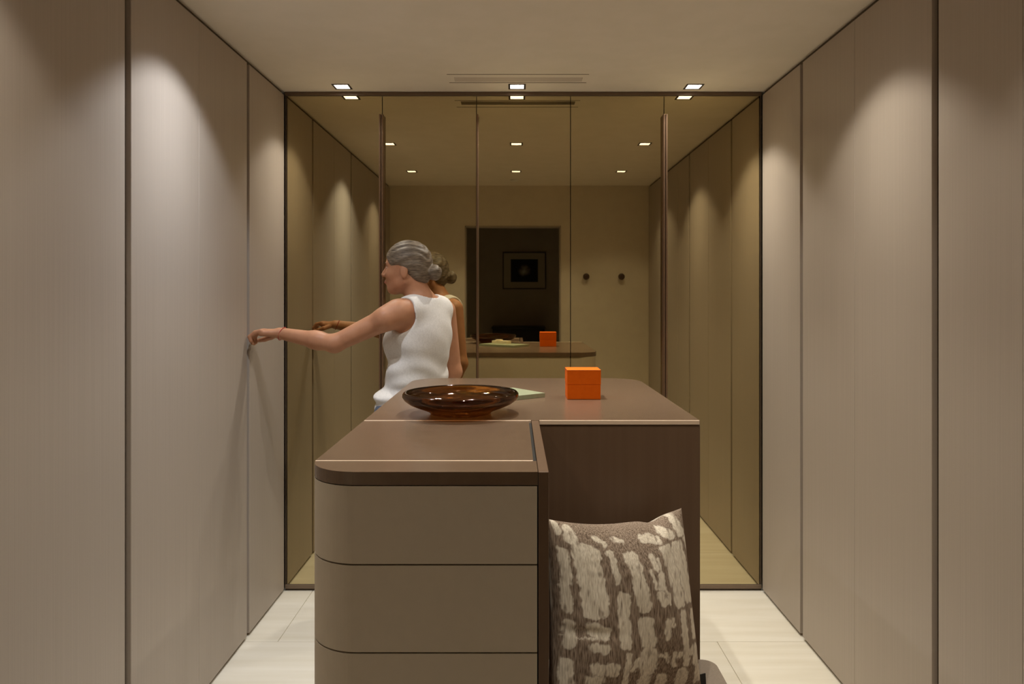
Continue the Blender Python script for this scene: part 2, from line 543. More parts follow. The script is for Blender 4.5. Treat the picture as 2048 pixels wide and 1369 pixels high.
# ------------------------------------------------------------------ air vent and sensor in the ceiling
v = empty('air_vent', ((VX0 + VX1) / 2, (VY0 + VY1) / 2, Z_C), 'long slatted air vent with a thin frame line in the ceiling above the mirror', 'vent')
bm = bmesh.new()
add_box(bm, VX0, VX1, VY0 - 0.001, VY0, Z_C + 0.0, Z_C + 0.014)
add_box(bm, VX0, VX1, VY1, VY1 + 0.001, Z_C + 0.0, Z_C + 0.014)
add_box(bm, VX0, VX1, VY0, VY1, Z_C + 0.014, Z_C + 0.016)
finish(bm, 'duct', M['vent'], v)
for k in range(5):
    yy = VY0 + 0.006 + 0.012 * k
    bm = bmesh.new()
    vs = add_box(bm, VX0 + 0.001, VX1 - 0.001, yy - 0.0054, yy + 0.0054, Z_C + 0.0015, Z_C + 0.003)
    bmesh.ops.rotate(bm, verts=vs, cent=(0, yy, Z_C + 0.0022), matrix=Matrix.Rotation(math.radians(-14), 3, 'X'))
    finish(bm, 'slat', M['vent'], v)
bm = bmesh.new()
add_box(bm, -0.300, 0.330, 3.165, 3.169, Z_C - 0.0012, Z_C - 0.0002)
add_box(bm, -0.300, 0.330, 3.288, 3.292, Z_C - 0.0012, Z_C - 0.0002)
finish(bm, 'frame_line', M['vent_line'], v)  # thin dark strips along both long sides of the vent
s = empty('ceiling_sensor', (0.0, 0.86, Z_C), 'small flat round sensor on the ceiling, seen only in the mirror above the doorway', 'sensor')
lathe('cover', M['white'], [(0.034, 0.0), (0.034, -0.006), (0.028, -0.011), (0.004, -0.012)], 0.0, 0.86, Z_C - 0.0002, 40, s)

# ------------------------------------------------------------------ dressing island
IX0, IX1, IY0, IYS, IY1 = -0.388, 0.478, 1.301, 1.841, 2.801
IZ, IT = 1.095, 0.024
isl = empty('dressing_island', (0.0, 2.05, 0), 'L-shaped brown-topped dressing island with beige curved drawers in the middle of the room', 'island')
R = 0.10
# carcass
rear = [(IX0 + 0.004, IYS + 0.022), (IX1 - 0.004, IYS + 0.022)] + arc(IX1 - 0.104, IY1 - 0.104, 0.10, 0, 90) + arc(IX0 + 0.104, IY1 - 0.104, 0.10, 90, 180)
prism('rear_body', M['drawer'], rear, 0.05, IZ - IT - 0.001, isl)
front = [(0.0412, IY0 + 0.024), (0.0412, IYS + 0.021), (IX0 + 0.004, IYS + 0.021), (IX0 + 0.004, IY0 + 0.141), (IX0 + 0.024, IY0 + 0.1405)] + \
    arc(IX0 + 0.104, IY0 + 0.104, 0.078, 180, 270)
prism('front_body', M['groove'], front, 0.05, IZ - IT - 0.001, isl)
bm = bmesh.new()
add_box(bm, IX0 + 0.05, IX1 - 0.05, IYS + 0.04, IY1 - 0.05, 0.0, 0.05)
add_box(bm, IX0 + 0.05, 0.035, IY0 + 0.06, IYS + 0.04, 0.0, 0.05)
finish(bm, 'plinth', M['groove'], isl)
# worktop in three pieces with beige strips between, seam highlights put into their colour
strip = [(0.0425, IY0), (0.0425, 1.3885)] + [(-0.3876, 1.3885)] + arc(IX0 + R, IY0 + R, R, 187.2, 270, 18)
prism('worktop_front', M['top'], strip, IZ - IT, IZ, isl, 0.0014, 2)
prism('lid', M['top'], [(IX0, 1.3925), (0.0365, 1.3925), (0.0365, 1.8385), (IX0, 1.8385)], IZ - IT, IZ - 0.0002, isl, 0.0012, 1)
main = [(IX0, 1.8435), (IX1, 1.8435)] + arc(IX1 - 0.115, IY1 - 0.115, 0.115, 0, 90) + arc(IX0 + 0.115, IY1 - 0.115, 0.115, 90, 180)
prism('worktop', M['top'], main, IZ - IT, IZ, isl, 0.0014, 2)
for (xa, xb, ya, yb) in ((IX0 + 0.001, 0.036, 1.3888, 1.3920), (IX0 + 0.001, 0.0425, 1.8388, 1.8432), (0.064, IX1 - 0.002, 1.8380, 1.8432)):
    box('highlight_strip', M['highlight_strip'], xa, xb, ya, yb, IZ - 0.010, IZ + 0.0008, isl, 0.0006, 1)
box('slot', M['black'], 0.0368, 0.0427, 1.3930, 1.8380, IZ - IT, IZ - 0.006, isl)
# divider and the panel behind the seat niche
box('divider', M['panel'], 0.0435, 0.0625, IY0, IYS + 0.0, 0.0, IZ, isl, 0.0012, 2)
bm = bmesh.new()
add_box(bm, 0.0632, IX1, IYS, IYS + 0.0205, 0.0, IZ - 0.0115)
finish(bm, 'niche_panel', M['panel'], isl, 0.0012, 1)
# drawers: fronts that wrap the rounded corner
def sweep(off, y_end):
    p = [(0.0412, IY0 + off)]
    rr = R - off
    p += arc(IX0 + R, IY0 + R, rr, 270, 180, 20)
    p.append((IX0 + off, y_end))
    return p
lv = [1.0690, 0.9258, 0.7653, 0.6048, 0.4443, 0.2838, 0.0600]
for k in range(6):
    zt, zb = lv[k] - (0.0016 if k else 0), lv[k + 1] + 0.0016
    outer, inner = sweep(0.0, IY0 + 0.14), sweep(0.021, IY0 + 0.14)
    prism('drawer', M['drawer'], outer + inner[::-1], zb, zt, isl, 0.0028, 3)

# ------------------------------------------------------------------ bench in the niche
BZ = 0.481
be = empty('bench', (0.29, 1.58, 0), 'low taupe leather bench seat under the patterned cushion', 'bench')
bx0, bx1, by0, by1 = 0.066, 0.512, 1.330, 1.838
outl = [(bx0, by0), (bx1 - 0.03, by0)] + arc(bx1 - 0.03, by0 + 0.03, 0.03, 270, 360, 6) + arc(bx1 - 0.035, by1 - 0.035, 0.035, 0, 90, 8) + [(bx0, by1)]
prism('seat', M['leather'], outl, BZ - 0.07, BZ, be, 0.008, 3)
prism('base', M['panel'], [(bx0 + .01, by0 + .02), (bx1 - .03, by0 + .02), (bx1 - .03, by1 - .01), (bx0 + .01, by1 - .01)], 0.0, BZ - 0.0705, be)

# ------------------------------------------------------------------ patterned cushion
STROKES = [(250,270,250,330,42),(160,230,170,290,28),(400,285,455,315,15),(440,290,460,335,13),(530,278,570,292,18),
 (325,425,380,810,84),(300,430,370,420,55),(485,390,517,600,21),(610,410,690,785,42),(740,410,765,500,19),(792,550,800,640,28),(790,700,820,750,32),
 (725,510,760,640,8),(780,430,835,700,7),(845,690,865,770,8),(850,370,950,760,44),(945,370,1045,735,48),(960,170,1000,280,30),(850,215,910,265,32),
 (1045,335,1072,415,28),(725,272,800,288,32),(185,440,200,640,36),(190,690,210,840,32),(555,710,565,860,34),(560,850,575,900,14),(575,910,590,1050,42),(705,905,740,1040,48),
 (850,890,862,1000,22),(885,870,890,930,11),(975,850,988,985,29),(1085,850,1100,1000,31),(370,960,440,985,48),(390,1088,450,1092,34),
 (230,960,240,1090,38),(1000,1000,1030,1200,26),(1105,1095,1122,1190,31),(755,1140,760,1220,60),(620,1130,628,1390,20),(430,1235,530,1235,46),
 (395,1312,460,1312,30),(240,1240,270,1400,48),(870,1120,885,1180,12),(920,1130,935,1220,14),(1010,1280,1030,1400,46),(755,1310,765,1400,40),(872,1300,880,1400,34),
 (1150,1240,1160,1330,34),(330,1030,480,1030,5),(180,1040,330,1035,5),(690,1170,660,1240,16),(800,1140,880,1150,14),(960,1130,1060,1120,22)]
def vnoise(x, y, seed):
    xi, yi = np.floor(x).astype(int), np.floor(y).astype(int)
    fx, fy = x - xi, y - yi
    fx, fy = fx * fx * (3 - 2 * fx), fy * fy * (3 - 2 * fy)
    def h(a, b):
        n = (a * 374761393 + b * 668265263 + seed * 974634) & 0x7fffffff
        n = ((n ^ (n >> 13)) * 1274126177) & 0x7fffffff
        return ((n ^ (n >> 16)) & 0xffff) / 65535.0
    return (h(xi, yi) * (1 - fx) + h(xi + 1, yi) * fx) * (1 - fy) + (h(xi, yi + 1) * (1 - fx) + h(xi + 1, yi + 1) * fx) * fy
def cushion():
    N = 220
    u = np.linspace(-1, 1, N)
    U, V = np.meshgrid(u, u, indexing='ij')
    Hw, Hh, T = 0.222, 0.207, 0.082
    th = T * (np.clip((1 - np.abs(U) ** 2.4) * (1 - np.abs(V) ** 2.4), 0, 1)) ** 0.52
    X = U * Hw * (1 - 0.085 * (1 - V ** 2)) - 0.030 * (1 + U) / 2 * (1 + V) / 2 + 0.012 * (1 + U) / 2 * (1 - V) / 2
    Z = V * Hh * (1 - 0.11 * (1 - U ** 2) * (V > 0) - 0.05 * (1 - U ** 2) * (V <= 0))
    Z = Z - 0.010 * np.exp(-((U - 0.50) / 0.16) ** 2) * np.clip((V - 0.55) / 0.45, 0, 1) ** 2
    # soft folds
    fold = 0.011 * np.exp(-((U - 0.45 - 0.5 * (V - 0.8)) / 0.12) ** 2) * np.exp(-((V - 0.82) / 0.3) ** 2) \
        + 0.005 * np.sin(5 * U + 3 * V) * (1 - U ** 2) * (1 - V ** 2) + 0.008 * np.exp(-((V + 0.22 + 0.15 * U) / 0.06) ** 2) * np.exp(-((U + 0.8) / 0.3) ** 2) * -1
    thf = th + fold * (th / T)
    # pattern coordinates of the front face
    S, Tt = ((U + 1) / 2) ** 0.78, (1 - V) / 2
    PX = (88 + 115 * Tt) * (1 - S) + (1048 + 180 * Tt) * S
    PY = (215 - 80 * S) * (1 - Tt) + (1690 - 290 * S) * Tt
    n1 = vnoise(PX / 26, PY / 40, 3) - .5
    n2 = vnoise(PX / 11, PY / 16, 7) - .5
    jx, jy = PX + 20 * n1 + 12 * n2, PY + 22 * (vnoise(PX / 30, PY / 30, 11) - .5) + 14 * n2
    best = np.full(U.shape, -1e9)
    for (x0, y0, x1, y1, hw) in STROKES:
        dx, dy = x1 - x0, y1 - y0
        t = np.clip(((jx - x0) * dx + (jy - y0) * dy) / (dx * dx + dy * dy + 1e-6), 0, 1)
        # squarish ends: blend of round and box distance
        ex, ey = np.abs(jx - x0 - t * dx), np.abs(jy - y0 - t * dy)
        d = (ex ** 2.6 + ey ** 2.6) ** (1 / 2.6)
        best = np.maximum(best, hw - d)
    pat = np.clip(best / 9 + 0.5, 0, 1)
    wear = np.clip((vnoise(PX / 16, PY / 70, 21) - 0.08) * 5, 0, 1)
    pat = pat * (0.35 + 0.65 * wear)
    patb = np.clip((vnoise(PX / 60, PY / 190, 33) - 0.55) * 8, 0, 1)
    verts, faces, pv = [], [], []
    idf = np.arange(N * N).reshape(N, N)
    vf = np.stack([X, -thf, Z], -1).reshape(-1, 3)
    inner = (np.abs(U) < 1) & (np.abs(V) < 1)
    idb = idf.copy()
    idb[inner] = N * N + np.arange(inner.sum())
    vb = np.stack([X, th, Z], -1)[inner]
    allv = np.concatenate([vf, vb])
    pv = np.concatenate([pat.reshape(-1), patb[inner]])
    q1 = np.stack([idf[:-1, :-1], idf[1:, :-1], idf[1:, 1:], idf[:-1, 1:]], -1).reshape(-1, 4)
    q2 = np.stack([idb[:-1, :-1], idb[:-1, 1:], idb[1:, 1:], idb[1:, :-1]], -1).reshape(-1, 4)
    me = bpy.data.meshes.new('cushion')
    me.from_pydata(allv.tolist(), [], np.concatenate([q1, q2]).tolist())
    a = me.attributes.new('pattern', 'FLOAT', 'POINT')
    a.data.foreach_set('value', pv.astype(np.float32))
    for p in me.polygons: p.use_smooth = True
    return me
me = cushion()
cu = link('cushion', me, M['cushion'], None)
tag(cu, 'square cushion woven in brown with cream brush strokes, standing on the bench', 'cushion')
cu.location = (0.2515, 1.622, 0.709)
cu.rotation_euler = (math.radians(-9), math.radians(6.0), math.radians(33))
bm = bmesh.new()
add_box(bm, 0.222, 0.250, -0.0012, 0.0012, -0.205, -0.180)
tg = finish(bm, 'fabric_tag', M['label'], None)
tg.parent = cu
tg['label'] = 'small black fabric tag'

# ------------------------------------------------------------------ things on the island
GX, GY = -0.147, 1.955
bw = lathe('bowl', M['amber'], [(0.070, 0.0), (0.082, 0.0005), (0.0845, 0.004), (0.093, 0.0095), (0.118, 0.019), (0.140, 0.0285), (0.1535, 0.039), (0.1585, 0.0475),
     (0.1578, 0.0545), (0.1535, 0.0592), (0.1485, 0.0590), (0.1458, 0.0555), (0.1462, 0.0480), (0.143, 0.0405), (0.131, 0.0315), (0.108, 0.0225), (0.085, 0.0150), (0.050, 0.0125), (0.004, 0.012), (0.004, 0.003), (0.05, 0.003)],
     GX, GY, IZ + 0.0008, 128, None, True)
tag(bw, 'wide low bowl of dark amber glass on the island top', 'bowl')

def quad_prism(name, m, pts, z0, z1, parent=None, bev=0.0012):
    return prism(name, m, pts, z0, z1, parent, bev, 2)
A, B, D = Vector((-0.005, 2.406)), Vector((0.097, 2.270)), Vector((-0.127, 2.102))
Cc = A + (D - B)
tray = quad_prism('tray', M['green'], [tuple(D), tuple(B), tuple(A), tuple(Cc)], IZ + 0.0005, IZ + 0.0135)
tag(tray, 'flat sage green slab tray lying askew behind the glass bowl', 'tray')
zc = IZ + 0.014
e1, e2 = (B - D).normalized(), (A - B).normalized()
def slab(name, c, h1, h2, z0, z1):
    return quad_prism(name, M['cream'], [tuple(c + e1 * a * h1 + e2 * b * h2) for a, b in ((-1, -1), (1, -1), (1, 1), (-1, 1))], z0, z1)
blk = slab('keepsake_box', Vector((-0.085, 2.200)), 0.060, 0.025, zc, zc + 0.018)
tag(blk, 'long low cream box lying on the green tray', 'box')
b2 = slab('trinket_box', Vector((-0.100, 2.192)), 0.019, 0.014, zc + 0.0185, zc + 0.0255)
tag(b2, 'small cream box on top of the long cream box on the tray', 'box')

ob = empty('gift_box', (0.2155, 2.263, IZ), 'bright orange square lidded box on the island top', 'box')
ox0, ox1, oy0, oy1 = 0.163, 0.268, 2.216, 2.310
box('base', M['orange'], ox0 + 0.0008, ox1 - 0.0008, oy0 + 0.0008, oy1 - 0.0008, IZ + 0.0005, IZ + 0.0462, ob, 0.0007, 1)
box('lid', M['orange'], ox0, ox1, oy0, oy1, IZ + 0.0466, IZ + 0.0915, ob, 0.0007, 1)
bm = bmesh.new()
for (xa, xb, ya, yb) in ((ox0 - 0.0004, ox1 + 0.0004, oy0 - 0.0006, oy0 + 0.0002), (ox0 - 0.0006, ox0 + 0.0002, oy0, oy1), (ox1 - 0.0002, ox1 + 0.0006, oy0, oy1)):
    add_box(bm, xa, xb, ya, yb, IZ + 0.0898, IZ + 0.0912)
finish(bm, 'edge_piping', M['orange_edge'], ob)

# ------------------------------------------------------------------ doorway wall: hooks; corridor: picture and console
for i, (hx, lab) in enumerate([(-0.584, 'round dark wooden wall hook seen in the mirror behind the woman'),
                               (0.633, 'round dark wooden wall hook seen in the mirror, the one nearer the doorway'),
                               (0.944, 'round dark wooden wall hook seen in the mirror, the one nearer the wardrobe corner')]):
    t = empty('wall_hook', (hx, Y_F, 1.592), lab, 'hook', 'round hooks on the doorway wall')
    for nm, m_, prof in (('knob', M['knob'], [(0.010, 0.022), (0.026, 0.024), (0.029, 0.030), (0.027, 0.040), (0.018, 0.044), (0.003, 0.045)]),
                         ('post', M['profile'], [(0.012, 0.0003), (0.012, 0.004), (0.0075, 0.006), (0.0075, 0.0215)])):
        o = lathe(nm, m_, prof, 0, 0, 0, 32, None)
        o.data.transform(Matrix.Rotation(math.radians(-90), 4, 'X'))
        o.parent = t
pf = empty('picture_frame', (0.10, -1.30, 1.69), 'framed print with wide pale mat on the dark corridor wall, seen in the mirror', 'picture')
px0, px1, pz0, pz1 = -0.135, 0.360, 1.50, 1.925
bm = bmesh.new()
f_ = 0.012
for (xa, xb, za, zb) in ((px0, px1, pz0, pz0 + f_), (px0, px1, pz1 - f_, pz1), (px0, px0 + f_, pz0 + f_, pz1 - f_), (px1 - f_, px1, pz0 + f_, pz1 - f_)):
    add_box(bm, xa, xb, -1.2995, -1.272, za, zb)
finish(bm, 'frame', M['picframe'], pf, 0.001, 1)
box('mat_board', M['matboard'], px0 + f_, px1 - f_, -1.2993, -1.285, pz0 + f_, pz1 - f_, pf)
o = box('print', M['print'], -0.155, 0.155, -0.0015, 0.0015, -0.13, 0.13, None)
o.parent = pf
o.location = (0.0125, 0.0168, 0.023)
co = empty('console_cabinet', (0.05, -1.10, 0), 'low black console against the corridor wall, seen through the doorway in the mirror', 'cabinet')
cx0, cx1 = -0.24, 0.33
box('body', M['console'], cx0, cx1, -1.296, -0.95, 0.10, 1.06, co, 0.002, 1)
box('top', M['console'], cx0 - 0.01, cx1 + 0.01, -1.298, -0.94, 1.061, 1.085, co, 0.003, 2)
for a, b in ((cx0 + 0.003, (cx0 + cx1) / 2 - 0.001), ((cx0 + cx1) / 2 + 0.001, cx1 - 0.003)):
    box('door', M['console'], a, b, -0.9495, -0.935, 0.11, 1.05, co, 0.002, 1)
for a in (cx0 + 0.02, cx1 - 0.06):
    for b in (-1.28, -1.01):
        box('leg', M['console'], a, a + 0.04, b, b + 0.04, 0.0, 0.0995, co)

# ------------------------------------------------------------------ the woman
class Field:
    def __init__(s, lo, hi, h):
        s.lo, s.h = np.array(lo, float), h
        s.n = np.ceil((np.array(hi) - s.lo) / h).astype(int) + 1
        s.F = np.full(s.n, 1.0, np.float32)
    def _sub(s, lo, hi):
        a = np.clip(np.floor((np.array(lo) - s.lo) / s.h).astype(int), 0, s.n - 1)
        b = np.clip(np.ceil((np.array(hi) - s.lo) / s.h).astype(int) + 1, 1, s.n)
        sl = tuple(slice(x, y) for x, y in zip(a, b))
        g = [s.lo[i] + s.h * np.arange(a[i], b[i]) for i in range(3)]
        return sl, np.meshgrid(*g, indexing='ij', sparse=True)
    def _put(s, sl, d, k, mode):
        f = s.F[sl]
        if mode == 'add':
            hh = np.clip(0.5 + 0.5 * (f - d) / k, 0, 1)
            s.F[sl] = f * (1 - hh) + d * hh - k * hh * (1 - hh)
        else:
            d = -d
            hh = np.clip(0.5 - 0.5 * (f - d) / k, 0, 1)
            s.F[sl] = f * (1 - hh) + d * hh + k * hh * (1 - hh)
    def capsule(s, p, q, r0, r1, k=0.02, mode='add'):
        p, q = np.array(p, float), np.array(q, float)
        m = max(r0, r1) + k + 0.03
        sl, (X, Y, Z) = s._sub(np.minimum(p, q) - m, np.maximum(p, q) + m)
        d = q - p
        t = np.clip(((X - p[0]) * d[0] + (Y - p[1]) * d[1] + (Z - p[2]) * d[2]) / max(d @ d, 1e-9), 0, 1)
        D = np.sqrt((X - p[0] - t * d[0]) ** 2 + (Y - p[1] - t * d[1]) ** 2 + (Z - p[2] - t * d[2]) ** 2) - (r0 + (r1 - r0) * t)
        s._put(sl, D.astype(np.float32), k, mode)
    def ellipsoid(s, c, ax, r, k=0.02, mode='add'):
        c = np.array(c, float)
        m = max(r) + k + 0.03
        sl, (X, Y, Z) = s._sub(c - m, c + m)
        x, y, z = X - c[0], Y - c[1], Z - c[2]
        q = [(x * a[0] + y * a[1] + z * a[2]) for a in ax]
        k0 = np.sqrt(sum((qi / ri) ** 2 for qi, ri in zip(q, r)))
        k1 = np.sqrt(sum((qi / ri ** 2) ** 2 for qi, ri in zip(q, r)))
        D = k0 * (k0 - 1.0) / np.maximum(k1, 1e-6)
        s._put(sl, D.astype(np.float32), k, mode)
    def coords(s):
        return np.meshgrid(*[s.lo[i] + s.h * np.arange(s.n[i]) for i in range(3)], indexing='ij', sparse=True)
    def mesh(s, name):
        F = s.F
        I = F < 0
        nx, ny, nz = F.shape
        cnt = np.zeros((nx - 1, ny - 1, nz - 1), np.int8)
        for a in (0, 1):
            for b in (0, 1):
                for c in (0, 1):
                    cnt += I[a:nx - 1 + a, b:ny - 1 + b, c:nz - 1 + c]
        cells = np.argwhere((cnt > 0) & (cnt < 8))
        idx = np.full(cnt.shape, -1, np.int64)
        idx[tuple(cells.T)] = np.arange(len(cells))
        acc = np.zeros((len(cells), 3)); num = np.zeros(len(cells))
        corners = [(a, b, c) for a in (0, 1) for b in (0, 1) for c in (0, 1)]
        for i, p in enumerate(corners):
            for q in corners[i + 1:]:
                if sum(abs(x - y) for x, y in zip(p, q)) != 1: continue
                f0 = F[tuple((cells + p).T)]; f1 = F[tuple((cells + q).T)]
                m = (f0 < 0) != (f1 < 0)
                t = np.where(m, f0 / np.where(m, f0 - f1, 1), 0)
                pos = np.array(p) + t[:, None] * (np.array(q) - np.array(p))
                acc[m] += pos[m]; num[m] += 1
        verts = s.lo + s.h * (cells + acc / num[:, None])
        quads = []
        for ax in range(3):
            sh = [slice(0, n) for n in F.shape]
            s0, s1 = list(sh), list(sh)
            s0[ax] = slice(0, F.shape[ax] - 1); s1[ax] = slice(1, F.shape[ax])
            ed = np.argwhere(I[tuple(s0)] != I[tuple(s1)])
            o1, o2 = [(1, 2), (2, 0), (0, 1)][ax]
            ok = (ed[:, o1] > 0) & (ed[:, o2] > 0) & (ed[:, o1] < F.shape[o1] - 1) & (ed[:, o2] < F.shape[o2] - 1)
            ed = ed[ok]
            e1 = np.zeros(3, int); e1[o1] = 1
            e2 = np.zeros(3, int); e2[o2] = 1
            q = np.stack([idx[tuple((ed - e1 - e2).T)], idx[tuple((ed - e2).T)], idx[tuple(ed.T)], idx[tuple((ed - e1).T)]], -1)
            fl_ = I[tuple(ed.T)]
            q[~fl_] = q[~fl_][:, ::-1]
            quads.append(q)
        quads = np.concatenate(quads)
        me = bpy.data.meshes.new(name)
        me.vertices.add(len(verts)); me.vertices.foreach_set('co', verts.astype(np.float32).ravel())
        me.loops.add(quads.size); me.loops.foreach_set('vertex_index', quads.ravel().astype(np.int32))
        me.polygons.add(len(quads)); me.polygons.foreach_set('loop_start', np.arange(0, quads.size, 4, dtype=np.int32))
        me.polygons.foreach_set('use_smooth', np.ones(len(quads), bool))
        me.update(calc_edges=True); me.validate()
        return me

U_ = np.array([0, 0, 1.0])
F_ = np.array([-0.85, 0.527, 0.0])            # where the torso faces
L_ = np.array([-0.527, -0.85, 0.0])           # her left
AX = (F_, L_, U_)
CH = np.array([-0.395, 3.07, 0.0])            # chest axis
PE = np.array([-0.445, 3.095, 0.0])           # pelvis axis
def at(base, f, l, z): return base + F_ * f + L_ * l + U_ * z
SHL = at(CH, 0.01, 0.150, 1.345); SHR = at(CH, 0.0, -0.155, 1.35)
ELB = np.array([-0.735, 2.925, 1.222]); WRI = np.array([-0.978, 2.978, 1.262])
ELR = np.array([-0.275, 3.235, 1.075]); WRR = np.array([-0.345, 3.275, 0.862])
NB = at(CH, -0.005, 0, 1.385)
hf = np.array([-0.985, 0.17, 0.0]); hl = np.array([-0.17, -0.985, 0.0])      # head turns to the wardrobe
HAX = (hf, hl, U_)
HC = np.array([-0.462, 3.065, 1.535])
def hd(f, l, u): return HC + hf * f + hl * l + U_ * u

def torso(fd, g=0.0, k=0.03):
    fd.ellipsoid(at(CH, 0.0, 0, 1.245), AX, (0.104 + g, 0.142 + g, 0.165 + g), k)
    fd.capsule(at(CH, -0.012, 0.105, 1.352), at(CH, -0.012, -0.105, 1.352), 0.052 + g, 0.052 + g, k)
    fd.capsule(NB, at(CH, -0.012, 0.09, 1.365), 0.045 + g, 0.04 + g, k)
    fd.capsule(NB, at(CH, -0.012, -0.09, 1.365), 0.045 + g, 0.04 + g, k)
    fd.ellipsoid(at((CH + PE) / 2, 0.0, 0, 1.085), AX, (0.110 + g, 0.140 + g, 0.15 + g), k)
    fd.ellipsoid(at(PE, 0.0, 0, 0.925), AX, (0.115 + g, 0.163 + g, 0.135 + g), k)
    for s_ in (1, -1):
        fd.ellipsoid(at(CH, 0.078, 0.072 * s_, 1.222), AX, (0.052 + g, 0.060 + g, 0.060 + g), k)
        fd.ellipsoid(at(PE, -0.055, 0.075 * s_, 0.885), AX, (0.085 + g, 0.085 + g, 0.095 + g), k)
def legs(fd, g=0.0, k=0.03):
    for s_ in (1, -1):
        hip, kn, an = at(PE, 0, 0.092 * s_, 0.90), at(PE, 0.012, 0.098 * s_, 0.485), at(PE, -0.015, 0.10 * s_, 0.085)
        fd.capsule(hip, kn, 0.088 + g, 0.056 + g, k)
        fd.capsule(kn, an, 0.054 + g, 0.037 + g, k)
        fd.ellipsoid(at(PE, -0.02, 0.10 * s_, 0.36), AX, (0.056 + g, 0.052 + g, 0.11 + g), k)

def finger(fd, pts, r0, r1):
    n = len(pts) - 1
    for i in range(n):
        a = r0 + (r1 - r0) * i / n; b = r0 + (r1 - r0) * (i + 1) / n
        fd.capsule(pts[i], pts[i + 1], a, b, 0.004)

bf = Field((-1.115, 2.84, -0.01), (-0.16, 3.37, 1.68), 0.0042)
torso(bf); legs(bf)
bf.capsule(NB - U_ * 0.02, hd(-0.03, 0, -0.06), 0.056, 0.052, 0.03)
# arms
bf.capsule(SHL, at(CH, 0.03, 0.20, 1.325), 0.055, 0.047, 0.03)
bf.capsule(SHL, ELB, 0.050, 0.036, 0.03)
bf.capsule(ELB, ELB + (WRI - ELB) * 0.35, 0.035, 0.036, 0.02)
bf.capsule(ELB + (WRI - ELB) * 0.3, WRI, 0.036, 0.024, 0.02)
bf.capsule(SHR, ELR, 0.050, 0.035, 0.03)
bf.capsule(ELR, WRR, 0.036, 0.024, 0.02)
# left hand: palm, four bent fingers hooked on the door edge, thumb on the far side
hand_y = np.array([0, 1.0, 0])
kn0 = np.array([-1.046, 2.972, 1.272])
for t in (-0.024, -0.008, 0.008, 0.024):
    bf.capsule(WRI + hand_y * t * 0.6, kn0 + hand_y * t - U_ * 0.003 * abs(t) / 0.008, 0.0155, 0.0125, 0.010)
for t, ln in ((0.029, 0.92), (0.010, 1.0), (-0.010, 0.95), (-0.028, 0.76)):
    b = kn0 + hand_y * t
    finger(bf, [b, b + np.array([-0.030 * ln, 0.000, -0.006]), b + np.array([-0.044, -0.002, -0.030 * ln]), b + np.array([-0.038, -0.003, -0.054 * ln])], 0.0098, 0.0074)
tb = WRI + np.array([-0.020, 0.020, -0.006])
finger(bf, [tb, tb + np.array([-0.030, 0.026, -0.012]), tb + np.array([-0.058, 0.024, -0.022]), tb + np.array([-0.078, 0.014, -0.026])], 0.013, 0.009)
# right hand hanging, lightly curled
hd2 = (WRR - ELR) / np.linalg.norm(WRR - ELR)
sd2 = np.cross(hd2, np.array([-0.5, -0.85, 0])); sd2 /= np.linalg.norm(sd2)
cu2 = np.cross(sd2, hd2)
k2 = WRR + hd2 * 0.075
for t in (-0.024, -0.008, 0.008, 0.024):
    bf.capsule(WRR + sd2 * t * 0.6, k2 + sd2 * t, 0.0155, 0.0125, 0.010)
for t, ln in ((0.029, 0.92), (0.010, 1.0), (-0.010, 0.95), (-0.028, 0.76)):
    b = k2 + sd2 * t
    finger(bf, [b, b + hd2 * 0.036 * ln + cu2 * 0.006, b + hd2 * 0.056 * ln + cu2 * 0.020, b + hd2 * 0.064 * ln + cu2 * 0.040], 0.0098, 0.0074)
tb = WRR + hd2 * 0.02 + sd2 * 0.022
finger(bf, [tb, tb + hd2 * 0.03 + sd2 * 0.024 + cu2 * 0.008, tb + hd2 * 0.058 + sd2 * 0.028 + cu2 * 0.018, tb + hd2 * 0.078 + sd2 * 0.022 + cu2 * 0.026], 0.013, 0.009)
# feet
for s_ in (1, -1):
    bf.capsule(at(PE, -0.02, 0.10 * s_, 0.045), at(PE, 0.12, 0.108 * s_, 0.035), 0.036, 0.026, 0.03)
# head: cranium, face, jaw, brow, nose, lips, chin, ears
bf.ellipsoid(hd(-0.006, 0, 0.026), HAX, (0.094, 0.073, 0.086), 0.02)
bf.ellipsoid(hd(0.030, 0, -0.038), HAX, (0.060, 0.057, 0.068), 0.03)
bf.capsule(hd(0.062, 0, -0.088), hd(0.066, 0, -0.090), 0.018, 0.017, 0.03)
for s_ in (1, -1):
    bf.capsule(hd(-0.012, 0.050 * s_, -0.052), hd(0.050, 0.020 * s_, -0.088), 0.016, 0.014, 0.025)
    bf.ellipsoid(hd(0.060, 0.036 * s_, -0.024), HAX, (0.022, 0.020, 0.018), 0.02)
    bf.capsule(hd(0.080, 0.012 * s_, 0.020), hd(0.068, 0.042 * s_, 0.020), 0.008, 0.008, 0.012)
    bf.ellipsoid(hd(-0.012, 0.072 * s_, -0.016), (hf, hl, U_), (0.017, 0.008, 0.030), 0.006)
    bf.ellipsoid(hd(0.092, 0.032 * s_, 0.004), HAX, (0.012, 0.015, 0.009), 0.012, 'sub')
bf.capsule(hd(0.084, 0, 0.010), hd(0.104, 0, -0.026), 0.0075, 0.0105, 0.010)
for s_ in (1, -1): bf.ellipsoid(hd(0.092, 0.010 * s_, -0.029), HAX, (0.010, 0.007, 0.007), 0.006)
bf.ellipsoid(hd(0.085, 0, -0.053), HAX, (0.012, 0.022, 0.006), 0.008)
bf.ellipsoid(hd(0.083, 0, -0.063), HAX, (0.012, 0.019, 0.007), 0.006)
person = link('person', bf.mesh('person'), M['skin'])
tag(person, 'woman in white sleeveless top and jeans reaching out to a wardrobe door edge', 'person')

